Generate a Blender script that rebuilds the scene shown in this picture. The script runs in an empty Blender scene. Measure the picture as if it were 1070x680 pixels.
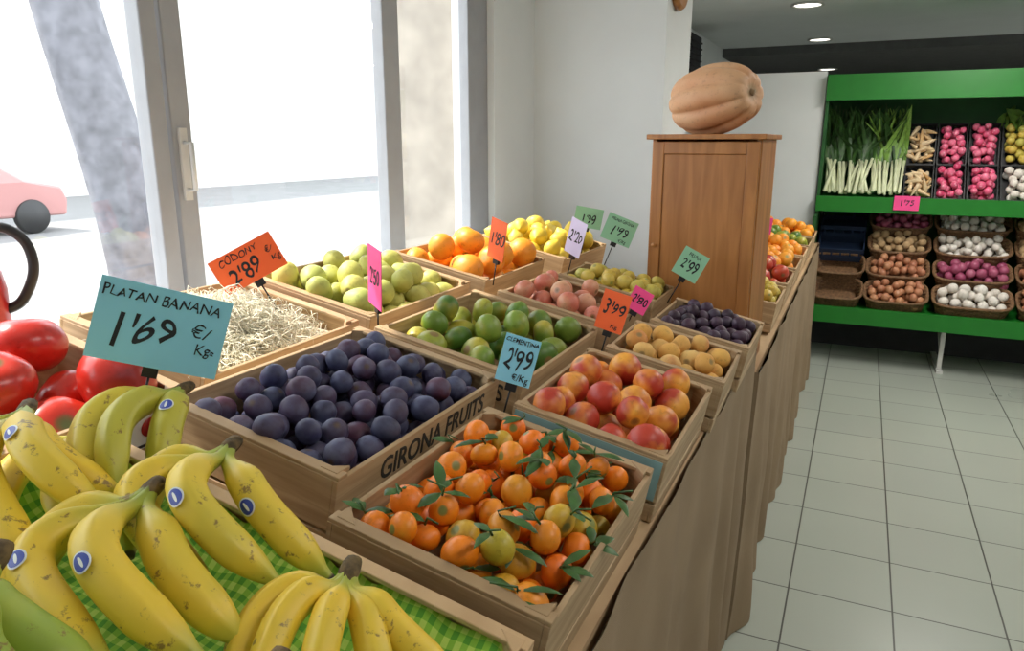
import bpy, bmesh, math, random
import numpy as np
from mathutils import Vector, Matrix, Euler, noise

S = bpy.context.scene
COL = S.collection
rad = math.radians
R = random.Random(11)
S.view_settings.view_transform = 'Standard'
S.view_settings.look = 'None'

# ------------------------------------------------------------------ materials
def nmat(name):
    m = bpy.data.materials.new(name); m.use_nodes = True
    nt = m.node_tree; b = nt.nodes['Principled BSDF']
    return m, nt, b
def N(nt, typ, **kw):
    n = nt.nodes.new(typ)
    for k, v in kw.items():
        if k in n.inputs.keys(): n.inputs[k].default_value = v
        else: setattr(n, k, v)
    return n
def L(nt, a, b): nt.links.new(a, b)
def c4(c): return (c[0], c[1], c[2], 1)
def ramp(nt, fac, stops, interp='LINEAR'):
    r = nt.nodes.new('ShaderNodeValToRGB'); r.color_ramp.interpolation = interp
    e = r.color_ramp.elements
    while len(e) > 1: e.remove(e[-1])
    e[0].position = stops[0][0]; e[0].color = c4(stops[0][1])
    for p, c in stops[1:]:
        x = e.new(p); x.color = c4(c)
    L(nt, fac, r.inputs[0]); return r
def mixc(nt, fac, a, b, blend='MIX'):
    m = nt.nodes.new('ShaderNodeMix'); m.data_type = 'RGBA'; m.blend_type = blend
    for sock, v in ((m.inputs[0], fac), (m.inputs[6], a), (m.inputs[7], b)):
        if isinstance(v, (int, float)): sock.default_value = v
        elif isinstance(v, tuple): sock.default_value = c4(v)
        else: L(nt, v, sock)
    return m.outputs[2]
def bump(nt, b, h, strength=.3, dist=.002):
    n = N(nt, 'ShaderNodeBump'); n.inputs['Strength'].default_value = strength
    n.inputs['Distance'].default_value = dist
    L(nt, h, n.inputs['Height']); L(nt, n.outputs[0], b.inputs['Normal'])
def flat(name, col, rough=.6, metal=0, var=.12, scale=12, bmp=0, spec=.5):
    m, nt, b = nmat(name)
    tc = N(nt, 'ShaderNodeTexCoord'); no = N(nt, 'ShaderNodeTexNoise', Scale=scale, Detail=4.0)
    L(nt, tc.outputs['Object'], no.inputs['Vector'])
    r = ramp(nt, no.outputs[0], [(.3, tuple(x*(1-var) for x in col)), (.7, tuple(min(1, x*(1+var)) for x in col))])
    L(nt, r.outputs[0], b.inputs['Base Color'])
    b.inputs['Roughness'].default_value = rough; b.inputs['Metallic'].default_value = metal
    b.inputs['Specular IOR Level'].default_value = spec
    if bmp: bump(nt, b, no.outputs[0], bmp, .004)
    return m
def wood(name, dark, light, scale=(3, 3, 40), rough=.65, rnd=.25, bmp=.2):
    m, nt, b = nmat(name)
    tc = N(nt, 'ShaderNodeTexCoord'); mp = N(nt, 'ShaderNodeMapping')
    mp.inputs['Scale'].default_value = scale
    L(nt, tc.outputs['Object'], mp.inputs['Vector'])
    no = N(nt, 'ShaderNodeTexNoise', Scale=1.0, Detail=6.0, Distortion=.6); L(nt, mp.outputs[0], no.inputs['Vector'])
    r = ramp(nt, no.outputs[0], [(.25, dark), (.5, tuple((a+c)/2 for a, c in zip(dark, light))), (.72, light)])
    oi = N(nt, 'ShaderNodeObjectInfo')
    hs = N(nt, 'ShaderNodeHueSaturation'); mr = N(nt, 'ShaderNodeMapRange')
    mr.inputs['To Min'].default_value = 1-rnd; mr.inputs['To Max'].default_value = 1+rnd*.4
    L(nt, oi.outputs['Random'], mr.inputs['Value']); L(nt, mr.outputs[0], hs.inputs['Value'])
    L(nt, r.outputs[0], hs.inputs['Color']); L(nt, hs.outputs[0], b.inputs['Base Color'])
    b.inputs['Roughness'].default_value = rough
    bump(nt, b, no.outputs[0], bmp, .002)
    return m
def fruit_mat(name, cols, mixcol=None, mscale=30, mlo=.45, mhi=.7, mamt=1.0, stem=None, stem_at=.93,
              rough=.4, bscale=0, bstr=.25, sss=0.0, coat=0.0):
    m, nt, b = nmat(name)
    at = N(nt, 'ShaderNodeAttribute', attribute_name='rnd')
    ax = N(nt, 'ShaderNodeAttribute', attribute_name='ax')
    n = len(cols)
    r = ramp(nt, at.outputs['Fac'], [(i/(max(1, n-1)), c) for i, c in enumerate(cols)])
    col = r.outputs[0]
    tc = N(nt, 'ShaderNodeTexCoord')
    if mixcol:
        no = N(nt, 'ShaderNodeTexNoise', Scale=mscale, Detail=3.0)
        L(nt, tc.outputs['Object'], no.inputs['Vector'])
        fr = ramp(nt, no.outputs[0], [(mlo, (0, 0, 0)), (mhi, (mamt, mamt, mamt))])
        col = mixc(nt, fr.outputs[0], col, mixcol)
    # small blemishes and uneven tone
    nb = N(nt, 'ShaderNodeTexNoise', Scale=70.0, Detail=5.0, Roughness=.7); L(nt, tc.outputs['Object'], nb.inputs['Vector'])
    fb = ramp(nt, nb.outputs[0], [(.30, (.72, .72, .72)), (.45, (1, 1, 1)), (.62, (1, 1, 1)), (.70, (.78, .74, .68))])
    col = mixc(nt, 1.0, col, fb.outputs[0], 'MULTIPLY')
    if stem:
        sr = ramp(nt, ax.outputs['Fac'], [(stem_at, (0, 0, 0)), (min(1, stem_at+.02), (1, 1, 1))])
        col = mixc(nt, sr.outputs[0], col, stem)
    L(nt, col, b.inputs['Base Color'])
    b.inputs['Roughness'].default_value = rough+.05
    if coat: b.inputs['Coat Weight'].default_value = coat; b.inputs['Coat Roughness'].default_value = .15
    if bscale:
        vo = N(nt, 'ShaderNodeTexNoise', Scale=bscale, Detail=2.0)
        L(nt, tc.outputs['Object'], vo.inputs['Vector']); bump(nt, b, vo.outputs[0], bstr, .001)
    return m

M = {}
M['crate'] = wood('crate_wood', (.38, .235, .11), (.68, .48, .275), (6, 3, 90))
M['pine'] = wood('pine_wood', (.27, .10, .025), (.50, .22, .065), (30, 30, 3), rough=.38, rnd=0, bmp=.05)
M['ink'] = flat('crate_ink', (.03, .025, .02), .7)
M['black'] = flat('black_plastic', (.012, .012, .014), .45)
M['bluepl'] = flat('blue_crate_plastic', (.015, .03, .07), .5)
M['leaf'] = flat('leaf_green', (.040, .105, .02), .45, var=.4, scale=40)
M['leafd'] = flat('dark_leaf_green', (.025, .075, .015), .5, var=.5, scale=25)
M['leafl'] = flat('light_leaf_green', (.16, .30, .05), .5, var=.4, scale=25)
M['leek'] = flat('leek_white', (.72, .76, .50), .5, var=.15)
M['white'] = flat('white_paint', (.76, .79, .79), .75, var=.03, scale=3)
M['frame'] = flat('window_frame_paint', (.32, .33, .35), .5, var=.05)
M['metal'] = flat('white_metal', (.6, .6, .58), .4)
M['green'] = flat('green_shelf_paint', (.012, .19, .018), .4, var=.06)
M['dgreen'] = flat('dark_green_panel', (.015, .10, .02), .6)
M['stone'] = flat('stone_facade', (.36, .32, .27), .9, var=.2, scale=6, bmp=.4)
M['bark'] = flat('tree_bark', (.17, .17, .19), .9, var=.3, scale=9, bmp=.5)
M['asph'] = flat('street_asphalt', (.20, .20, .20), .9, var=.1, scale=2)
M['red'] = flat('red_enamel', (.45, .02, .02), .3, var=.05)
M['car_hazed'] = flat('hazed_car_paint', (.42, .20, .19), .4, var=.03)  # red washed out in the colour itself for haze and window glare
M['dark'] = flat('dark_paint', (.03, .03, .035), .7)
M['straw'] = flat('straw', (.90, .83, .66), .7, var=.15, scale=30)
M['wicker'] = flat('wicker', (.19, .10, .045), .7, var=.4, scale=60, bmp=.3)

# burlap cloth
m, nt, b = nmat('burlap_cloth'); M['burlap'] = m
tc = N(nt, 'ShaderNodeTexCoord')
w1 = N(nt, 'ShaderNodeTexWave', Scale=110.0, Distortion=1.5); w1.bands_direction = 'Z'
w2 = N(nt, 'ShaderNodeTexWave', Scale=110.0, Distortion=1.5); w2.bands_direction = 'Y'
no = N(nt, 'ShaderNodeTexNoise', Scale=5.0, Detail=5.0)
for w in (w1, w2, no): L(nt, tc.outputs['Object'], w.inputs['Vector'])
ad = N(nt, 'ShaderNodeMath', operation='MULTIPLY'); L(nt, w1.outputs['Fac'], ad.inputs[0]); L(nt, w2.outputs['Fac'], ad.inputs[1])
r = ramp(nt, no.outputs[0], [(.3, (.22, .15, .085)), (.7, (.30, .21, .125))])
L(nt, mixc(nt, ad.outputs[0], r.outputs[0], (.36, .26, .16)), b.inputs['Base Color'])
b.inputs['Roughness'].default_value = .95; bump(nt, b, ad.outputs[0], .4, .002)

# tiles
m, nt, b = nmat('floor_tiles'); M['tile'] = m
tc = N(nt, 'ShaderNodeTexCoord'); mp = N(nt, 'ShaderNodeMapping'); mp.inputs['Location'].default_value = (.09, .12, 0)
br = N(nt, 'ShaderNodeTexBrick', offset=0.0, squash=1.0)
br.inputs['Scale'].default_value = 1; br.inputs['Brick Width'].default_value = .333; br.inputs['Row Height'].default_value = .333
br.inputs['Mortar Size'].default_value = .003; br.inputs['Mortar Smooth'].default_value = .1
br.inputs['Color1'].default_value = (.43, .465, .405, 1); br.inputs['Color2'].default_value = (.40, .435, .385, 1); br.inputs['Mortar'].default_value = (.09, .09, .08, 1)
L(nt, tc.outputs['Object'], mp.inputs[0]); L(nt, mp.outputs[0], br.inputs['Vector'])
no = N(nt, 'ShaderNodeTexNoise', Scale=1.2, Detail=3.0); L(nt, tc.outputs['Object'], no.inputs['Vector'])
r = ramp(nt, no.outputs[0], [(.3, (.93, .93, .93)), (.7, (1, 1, 1))])
L(nt, mixc(nt, 1.0, br.outputs[0], r.outputs[0], 'MULTIPLY'), b.inputs['Base Color'])
r2 = ramp(nt, no.outputs[0], [(.3, (.27, .27, .27)), (.7, (.31, .31, .31))]); L(nt, r2.outputs[0], b.inputs['Roughness'])
inv = N(nt, 'ShaderNodeMath', operation='SUBTRACT'); inv.inputs[0].default_value = 1; L(nt, br.outputs['Fac'], inv.inputs[1])
bump(nt, b, inv.outputs[0], .4, .002)

# glass
m = bpy.data.materials.new('window_glass'); m.use_nodes = True; nt = m.node_tree; nt.nodes.clear()
o = N(nt, 'ShaderNodeOutputMaterial'); tr = N(nt, 'ShaderNodeBsdfTransparent'); gl = N(nt, 'ShaderNodeBsdfGlossy'); gl.inputs['Roughness'].default_value = .02
mx = N(nt, 'ShaderNodeMixShader'); mx.inputs[0].default_value = .05
L(nt, tr.outputs[0], mx.inputs[1]); L(nt, gl.outputs[0], mx.inputs[2]); L(nt, mx.outputs[0], o.inputs[0]); M['glass'] = m
def emis(name, col, st):
    m = bpy.data.materials.new(name); m.use_nodes = True; nt = m.node_tree; nt.nodes.clear()
    o = N(nt, 'ShaderNodeOutputMaterial'); e = N(nt, 'ShaderNodeEmission'); e.inputs[0].default_value = c4(col); e.inputs[1].default_value = st
    L(nt, e.outputs[0], o.inputs[0]); return m
M['lamp'] = emis('lamp_diffuser', (1, .95, .85), 6)

# checked cloth
m, nt, b = nmat('green_checked_cloth'); M['check'] = m
tc = N(nt, 'ShaderNodeTexCoord'); sp = N(nt, 'ShaderNodeSeparateXYZ'); L(nt, tc.outputs['Object'], sp.inputs[0])
fs = []
for k in (0, 1):
    a = N(nt, 'ShaderNodeMath', operation='MULTIPLY'); a.inputs[1].default_value = 75; L(nt, sp.outputs[k], a.inputs[0])
    f = N(nt, 'ShaderNodeMath', operation='FRACT'); L(nt, a.outputs[0], f.inputs[0])
    g = N(nt, 'ShaderNodeMath', operation='GREATER_THAN'); g.inputs[1].default_value = .5; L(nt, f.outputs[0], g.inputs[0]); fs.append(g)
ad = N(nt, 'ShaderNodeMath', operation='ADD'); L(nt, fs[0].outputs[0], ad.inputs[0]); L(nt, fs[1].outputs[0], ad.inputs[1])
hf = N(nt, 'ShaderNodeMath', operation='MULTIPLY'); hf.inputs[1].default_value = .5; L(nt, ad.outputs[0], hf.inputs[0])
r = ramp(nt, hf.outputs[0], [(0, (.50, .66, .12)), (.5, (.26, .50, .05)), (1, (.10, .32, .03))])
L(nt, r.outputs[0], b.inputs['Base Color']); b.inputs['Roughness'].default_value = .9

# fruits
FM = {
 'clem': fruit_mat('clementine_skin', [(.84, .15, .005), (.92, .24, .008), (.88, .19, .006), (.84, .29, .012), (.90, .22, .006), (.48, .38, .03)], (.64, .36, .02), 28, .60, .78, .65, (.20, .22, .05), .965, .36, 500, .25),
 'plum': fruit_mat('plum_skin', [(.018, .016, .052), (.035, .032, .09), (.085, .018, .042), (.024, .026, .075), (.05, .022, .055)], (.12, .14, .24), 35, .38, .75, .75, (.10, .06, .04), .975, .52),
 'mand': fruit_mat('green_mandarin_skin', [(.06, .15, .02), (.13, .25, .03), (.42, .43, .05), (.08, .18, .025), (.22, .32, .04)], (.60, .45, .05), 12, .46, .68, .75, (.25, .15, .05), .965, .33, 400, .3),
 'nect': fruit_mat('nectarine_skin', [(.86, .40, .05), (.80, .28, .04), (.84, .46, .08)], (.46, .025, .018), 15, .40, .56, .94, (.3, .12, .03), .97, .38),
 'peach': fruit_mat('yellow_peach_skin', [(.74, .43, .10), (.68, .35, .08), (.72, .47, .16)], (.52, .14, .06), 12, .50, .70, .7, (.3, .2, .08), .97, .7),
 'fig': fruit_mat('dark_plum_skin', [(.025, .010, .022), (.055, .022, .045), (.035, .018, .04)], (.12, .08, .13), 45, .45, .8, .6, None, .9, .5),
 'apple': fruit_mat('pink_apple_skin', [(.68, .22, .15), (.62, .17, .11), (.72, .36, .22)], (.72, .50, .26), 14, .48, .7, .7, (.2, .12, .04), .975, .3),
 'yplum': fruit_mat('yellow_plum_skin', [(.62, .50, .10), (.68, .48, .08), (.50, .48, .10)], (.60, .30, .05), 25, .55, .8, .5, (.3, .3, .08), .97, .4),
 'quince': fruit_mat('quince_skin', [(.54, .54, .12), (.62, .56, .14), (.44, .50, .12)], (.36, .36, .09), 18, .52, .78, .5, (.2, .14, .06), .97, .5),
 'orange': fruit_mat('orange_skin', [(.90, .32, .02), (.92, .38, .03), (.88, .28, .015)], None, stem=(.3, .3, .1), stem_at=.975, rough=.42, bscale=300, bstr=.3),
 'lemon': fruit_mat('lemon_skin', [(.82, .62, .06), (.78, .56, .05), (.85, .68, .12)], None, rough=.45, bscale=300, bstr=.3),
 'tomato': fruit_mat('tomato_skin', [(.48, .018, .012), (.56, .03, .013), (.40, .016, .014)], (.62, .10, .03), 14, .6, .85, .4, (.10, .12, .03), .975, .24, coat=.15),
 'potato': fruit_mat('potato_skin', [(.46, .30, .15), (.54, .37, .20)], None, rough=.8),
 'onion': fruit_mat('onion_skin', [(.46, .18, .10), (.58, .28, .14)], None, rough=.4),
 'radish': fruit_mat('radish_skin', [(.76, .08, .20), (.84, .20, .32), (.66, .06, .16)], (.9, .6, .65), 60, .58, .73, .8, rough=.3),
 'garlic': fruit_mat('garlic_skin', [(.82, .78, .72), (.76, .70, .62)], (.6, .42, .45), 60, .6, .8, .4, rough=.6),
 'ronion': fruit_mat('red_onion_skin', [(.36, .06, .14), (.46, .12, .20)], None, rough=.35),
 'root': fruit_mat('parsnip_skin', [(.72, .53, .28), (.77, .60, .38), (.66, .40, .16)], None, rough=.7),
 'redap': fruit_mat('red_apple_skin', [(.45, .03, .02), (.6, .08, .03)], (.7, .4, .1), 16, .55, .75, .6, (.2, .12, .04), .975, .3),
}
FM['pumpkin'] = fruit_mat('pumpkin_skin', [(.64, .37, .20), (.64, .37, .20)], (.56, .24, .10), 7, .42, .7, .75, (.40, .26, .14), .985, .5, 60, .3)
m, nt, b = nmat('banana_skin'); FM['banana'] = m
at = N(nt, 'ShaderNodeAttribute', attribute_name='rnd'); ax = N(nt, 'ShaderNodeAttribute', attribute_name='ax')
tc = N(nt, 'ShaderNodeTexCoord')
r = ramp(nt, at.outputs['Fac'], [(0, (.80, .53, .035)), (.5, (.75, .56, .05)), (1, (.28, .38, .045))])
e = ramp(nt, ax.outputs['Fac'], [(0, (1, 1, 1)), (.12, (.95, .95, .95)), (.32, (0, 0, 0)), (.82, (0, 0, 0)), (.95, (.8, .8, .8))])
c = mixc(nt, e.outputs[0], r.outputs[0], (.30, .37, .05))
n2 = N(nt, 'ShaderNodeTexNoise', Scale=14.0, Detail=2.0); L(nt, tc.outputs['Object'], n2.inputs['Vector'])
f2 = ramp(nt, n2.outputs[0], [(.5, (0, 0, 0)), (.75, (.4, .4, .4))]); c = mixc(nt, f2.outputs[0], c, (.46, .44, .05))
d = ramp(nt, ax.outputs['Fac'], [(0, (1, 1, 1)), (.03, (.8, .8, .8)), (.07, (0, 0, 0)), (.965, (0, 0, 0)), (.98, (1, 1, 1))])
c = mixc(nt, d.outputs[0], c, (.045, .028, .018))
no = N(nt, 'ShaderNodeTexNoise', Scale=60.0, Detail=6.0, Roughness=.7); L(nt, tc.outputs['Object'], no.inputs['Vector'])
f = ramp(nt, no.outputs[0], [(.59, (0, 0, 0)), (.65, (.85, .85, .85))])
c = mixc(nt, f.outputs[0], c, (.20, .11, .03)); L(nt, c, b.inputs['Base Color']); b.inputs['Roughness'].default_value = .46

# ------------------------------------------------------------------ mesh builder
class MB:
    def __init__(s): s.v = []; s.f = []; s.m = []; s.s = []; s.r = []; s.a = []
    def add(s, vs, fs, mi=0, T=None, sm=True, rnd=0.0, ax=None):
        o = len(s.v)
        if T is not None: vs = [T @ Vector(v) for v in vs]
        s.v.extend([tuple(v) for v in vs]); s.f.extend([tuple(i+o for i in f) for f in fs])
        s.m.extend([mi]*len(fs)); s.s.extend([sm]*len(fs)); s.r.extend([rnd]*len(vs)); s.a.extend(ax if ax is not None else [0.0]*len(vs))
    def box(s, c, d, mi=0, T=None, rnd=0.0):
        x, y, z = c; a, b_, c_ = d[0]/2, d[1]/2, d[2]/2
        vs = [(x+i*a, y+j*b_, z+k*c_) for i in (-1, 1) for j in (-1, 1) for k in (-1, 1)]
        fs = [(0, 1, 3, 2), (4, 6, 7, 5), (0, 4, 5, 1), (2, 3, 7, 6), (0, 2, 6, 4), (1, 5, 7, 3)]
        s.add(vs, fs, mi, T, False, rnd)
    def box2(s, lo, hi, mi=0, T=None):
        s.box([(a+b)/2 for a, b in zip(lo, hi)], [b-a for a, b in zip(lo, hi)], mi, T)
    def tube(s, path, radii, n=8, mi=0, T=None, sm=True, rnd=0.0, power=None, ax=None, flatk=1.0):
        P = [Vector(p) for p in path]; vs = []; fs = []; axs = []
        t0 = (P[1]-P[0]).normalized(); up = Vector((0, 0, 1)) if abs(t0.z) < .9 else Vector((1, 0, 0))
        nrm = (up - t0*up.dot(t0)).normalized()
        for i, p in enumerate(P):
            t = (P[min(i+1, len(P)-1)]-P[max(i-1, 0)]).normalized()
            nrm = (nrm - t*nrm.dot(t)).normalized(); bn = t.cross(nrm)
            for k in range(n):
                a = 2*math.pi*k/n; q = 1.0
                if power: q = 1+power*math.cos(5*a)+power*.25*math.cos(10*a)
                vs.append(p + (nrm*math.cos(a)*flatk+bn*math.sin(a))*radii[i]*q)
                axs.append(i/(len(P)-1))
        for i in range(len(P)-1):
            for k in range(n):
                fs.append((i*n+k, i*n+(k+1) % n, (i+1)*n+(k+1) % n, (i+1)*n+k))
        fs.append(tuple(range(n-1, -1, -1))); fs.append(tuple((len(P)-1)*n+k for k in range(n)))
        s.add(vs, fs, mi, T, sm, rnd, axs)
    def lathe(s, prof, n=20, mi=0, T=None, sm=True):
        vs = []; fs = []
        for r_, z in prof:
            for k in range(n):
                a = 2*math.pi*k/n; vs.append((r_*math.cos(a), r_*math.sin(a), z))
        for i in range(len(prof)-1):
            for k in range(n):
                fs.append((i*n+k, i*n+(k+1) % n, (i+1)*n+(k+1) % n, (i+1)*n+k))
        s.add(vs, fs, mi, T, sm)
    def ribbon(s, path, widths, side, mi=0, T=None, fold=0.0):
        P = [Vector(p) for p in path]; vs = []; fs = []; sd = Vector(side).normalized()
        for i, p in enumerate(P):
            t = (P[min(i+1, len(P)-1)]-P[max(i-1, 0)]).normalized(); nn = t.cross(sd)
            vs += [p-sd*widths[i]+nn*fold*widths[i], p, p+sd*widths[i]+nn*fold*widths[i]]
        for i in range(len(P)-1):
            for k in (0, 1): fs.append((i*3+k, i*3+k+1, i*3+k+4, i*3+k+3))
        s.add(vs, fs, mi, T)
    def obj(s, name, mats, T=None, parent=None, bevel=0, subs=0):
        me = bpy.data.meshes.new(name); me.from_pydata(s.v, [], s.f)
        for m_ in mats: me.materials.append(m_)
        me.polygons.foreach_set('material_index', s.m); me.polygons.foreach_set('use_smooth', s.s)
        a = me.attributes.new('rnd', 'FLOAT', 'POINT'); a.data.foreach_set('value', s.r)
        a = me.attributes.new('ax', 'FLOAT', 'POINT'); a.data.foreach_set('value', s.a)
        me.update()
        o = bpy.data.objects.new(name, me); COL.objects.link(o)
        if T is not None: o.matrix_world = T
        if parent: o.parent = parent
        if bevel:
            md = o.modifiers.new('bevel', 'BEVEL'); md.width = bevel; md.segments = 2; md.limit_method = 'ANGLE'
        if subs:
            md = o.modifiers.new('sub', 'SUBSURF'); md.levels = subs; md.render_levels = subs
        return o
def empty(name, T=None):
    o = bpy.data.objects.new(name, None); COL.objects.link(o); o.empty_display_size = .05
    if T is not None: o.matrix_world = T
    return o
def boxobj(name, lo, hi, mat, parent=None, bevel=0):
    b_ = MB(); b_.box2(lo, hi); return b_.obj(name, [mat], parent=parent, bevel=bevel)
TS = [0]
def text_mesh(txt, size, mat, T, parent, name='lettering', bold=0.0, extrude=.0003, sx=1.0, wob=0.0):
    cu = bpy.data.curves.new('t', 'FONT'); cu.body = txt; cu.size = size; cu.align_x = 'CENTER'; cu.align_y = 'CENTER'
    cu.extrude = extrude; cu.offset = bold; cu.resolution_u = 4
    if wob: cu.shear = .12
    to = bpy.data.objects.new('t', cu); COL.objects.link(to)
    me = bpy.data.meshes.new_from_object(to.evaluated_get(bpy.context.evaluated_depsgraph_get()))
    bpy.data.objects.remove(to)
    if wob:
        TS[0] += 7.3
        for v in me.vertices:
            q = (v.co.x/size*1.6+TS[0], v.co.y/size*1.6, TS[0])
            v.co.x += noise.noise(q)*size*wob; v.co.y += noise.noise((q[0]+31, q[1], q[2]))*size*wob*1.6
    me.materials.clear(); me.materials.append(mat)
    o = bpy.data.objects.new(name, me); COL.objects.link(o); o.parent = parent
    o.matrix_local = T @ Matrix.Diagonal((sx, 1, 1, 1))
    return o

# ------------------------------------------------------------------ camera
cd = bpy.data.cameras.new('camera'); cam = bpy.data.objects.new('camera', cd); COL.objects.link(cam)
cam.location = (0, 0, 1.55); cam.rotation_euler = (rad(76.1), 0, rad(25)); cd.sensor_width = 36; cd.lens = 36*770/1070
cd.clip_start = .02
S.camera = cam

# ------------------------------------------------------------------ room
WX = -1.45
boxobj('floor', (-1.65, -2.5, -.1), (4, 12, 0), M['tile'])
boxobj('ceiling', (-1.65, -2.5, 2.5), (4, 8.3, 2.6), M['white'])
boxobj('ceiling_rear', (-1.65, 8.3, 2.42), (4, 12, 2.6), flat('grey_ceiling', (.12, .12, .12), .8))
boxobj('wall_right', (4, -2.5, 0), (4.15, 12, 2.6), M['white'])
boxobj('wall_front', (-1.65, -2.65, 0), (4.15, -2.5, 2.6), M['white'])
boxobj('wall_back', (-1.65, 12, 0), (4.15, 12.15, 2.6), flat('back_wall_paint', (.2, .2, .19), .8))
w = empty('wall_left')
for i, (lo, hi) in enumerate([((-1.65, -2.5, 0), (WX, 2.93, 1.10)), ((-1.65, -2.5, 2.35), (WX, 2.93, 2.6)), ((-1.65, 2.93, 0), (WX, 12, 2.6)), ((-1.65, -2.5, 1.10), (WX, -1.6, 2.35))]):
    boxobj('wall_section_%d' % i, lo, hi, M['white'], w)
boxobj('wall_pillar', (WX, 3.36, 0), (-.83, 3.85, 2.5), M['white'])
boxobj('trim_1', (-1.47, -1.6, 1.115), (-1.235, 2.93, 1.14), M['white'], bevel=.004)
wi = empty('window_1')
def frame(y0, y1, z0=1.10, z1=2.35, x0=-1.525, x1=-1.48): boxobj('frame', (x0, y0, z0), (x1, y1, z1), M['frame'], wi, bevel=.004)
for y0, y1 in [(-1.6, -1.5), (-.3, -.2), (1.228, 1.274), (1.285, 1.342), (2.165, 2.26), (2.76, 2.93)]: frame(y0, y1)
frame(2.26, 2.285, x0=-1.52, x1=-1.50)
for y0, y1 in [(-1.5, -.3), (-.2, 1.228), (1.342, 2.165), (2.285, 2.76)]:
    frame(y0, y1, 1.10, 1.145); frame(y0, y1, 2.30, 2.35)
    boxobj('glass_pane', (-1.505, y0, 1.145), (-1.50, y1, 2.30), M['glass'], wi)
hb = MB(); hb.tube([(-1.48, 1.31, 1.44), (-1.45, 1.31, 1.44), (-1.45, 1.31, 1.55), (-1.48, 1.31, 1.55)], [.006]*4, 8)
hb.box((-1.477, 1.31, 1.50), (.008, .022, .17)); hb.obj('handle', [M['metal']], parent=wi)

# outside
boxobj('ground_street', (-40, -25, -.25), (-1.65, 40, -.12), M['asph'])
t = MB(); pts = []; rs = []
for i in range(14):
    f = i/13; pts.append((-5.1-.30*f+.04*math.sin(f*7), 4.08-.55*f+.03*math.sin(f*9), -.15+5.2*f)); rs.append(.245-.05*f+.05*(1-f)**4)
t.tube(pts, rs, 16)
for k in range(6):
    a = k*1.05; bx = Vector(pts[-1]); t.tube([bx-Vector((0, 0, .3)), bx+Vector((math.cos(a)*.8, math.sin(a)*.8, .9)), bx+Vector((math.cos(a)*1.8, math.sin(a)*1.8, 1.6))], [.12, .08, .04], 8)
t.obj('tree_trunk', [M['bark']])
boxobj('stone_pier', (-1.98, 3.0, -.15), (-1.66, 3.7, 3.2), M['stone'], bevel=.01)
boxobj('building_facade', (-24, -6, -.15), (-23, 34, 9), flat('pale_facade', (.6, .58, .55), .9))
car = empty('parked_car')
cb = MB()
prof = [(-2.0, .35), (-2.05, .7), (-1.9, .95), (-1.2, 1.0), (-.7, 1.42), (.6, 1.45), (1.25, 1.0), (1.95, .85), (2.05, .6), (2.0, .3)]
vs = [(x, sgn*(.82 if z < 1.05 else .66), z) for sgn in (-1, 1) for x, z in prof]; n = len(prof)
fs = [tuple(range(n)), tuple(range(2*n-1, n-1, -1))]+[(i, n+i, n+(i+1) % n, (i+1) % n) for i in range(n)]
cb.add(vs, fs, 0, None, False); CT = Matrix.Translation((-15.0, 7.6, -.12)) @ Matrix.Rotation(rad(90), 4, 'Z')
car.matrix_world = CT
o = cb.obj('body', [M['car_hazed']], bevel=.05); o.parent = car
wb = MB()
for x in (-1.3, 1.3):
    for y in (-.80, .80): wb.lathe([(.0, -.09), (.30, -.09), (.32, -.05), (.32, .05), (.30, .09), (0, .09)], 20, 0, Matrix.Translation((x, y, .32)) @ Matrix.Rotation(rad(90), 4, 'X'))
o = wb.obj('wheels', [M['black']]); o.parent = car
gb = MB()
for y in (-.70, .70): gb.box((0, y, 1.2), (1.4, .06, .3))
o = gb.obj('side_windows', [M['dark']]); o.parent = car

# ceiling lights
for i, y in enumerate((5.93, 7.9, 10.1)):
    zc = 2.5 if y < 8.3 else 2.42
    d = MB(); T = Matrix.Translation((-.47-.02*i, y, zc))
    d.lathe([(.11, 0), (.115, -.012), (.095, -.014), (.09, -.004)], 28, 0, T); d.lathe([(.092, -.006), (0, -.006)], 28, 1, T)
    d.obj('ceiling_downlight', [M['metal'], M['lamp']])
for i, (x, y) in enumerate([(1.0, .6), (1.0, 3.0), (.7, 4.7), (2.6, 7.2)]):  # last two panels are added to brighten the shelf and the ceiling behind
    d = MB(); d.box((x, y, 2.48), (.32, 1.24, .04)); d.box((x, y, 2.458), (.28, 1.2, .006), 1)
    d.obj('ceiling_light_panel', [M['metal'], M['lamp']])
    li = bpy.data.lights.new('panel_light', 'AREA'); li.shape = 'RECTANGLE'; li.size = .28; li.size_y = 1.2; li.energy = [10, 13, 30, 50][i]; li.color = (1, .97, .92)
    lo = bpy.data.objects.new('panel_light', li); COL.objects.link(lo); lo.location = (x, y, 2.45)
vb = MB(); vb.box((WX+.02, 6.75, 2.28), (.04, .5, .34))
for k in range(6): vb.box((WX+.045, 6.75, 2.15+.05*k), (.02, .46, .012))
vb.obj('air_vent', [M['dark']])
ck = MB(); ck.lathe([(0, 0), (.10, 0), (.11, .02), (.10, .035), (.085, .03), (0, .028)], 28, 0, Matrix.Translation((-.83, 3.50, 2.23)) @ Matrix.Rotation(rad(90), 4, 'Y'))
ck.obj('wall_clock', [M['pine']])

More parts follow.
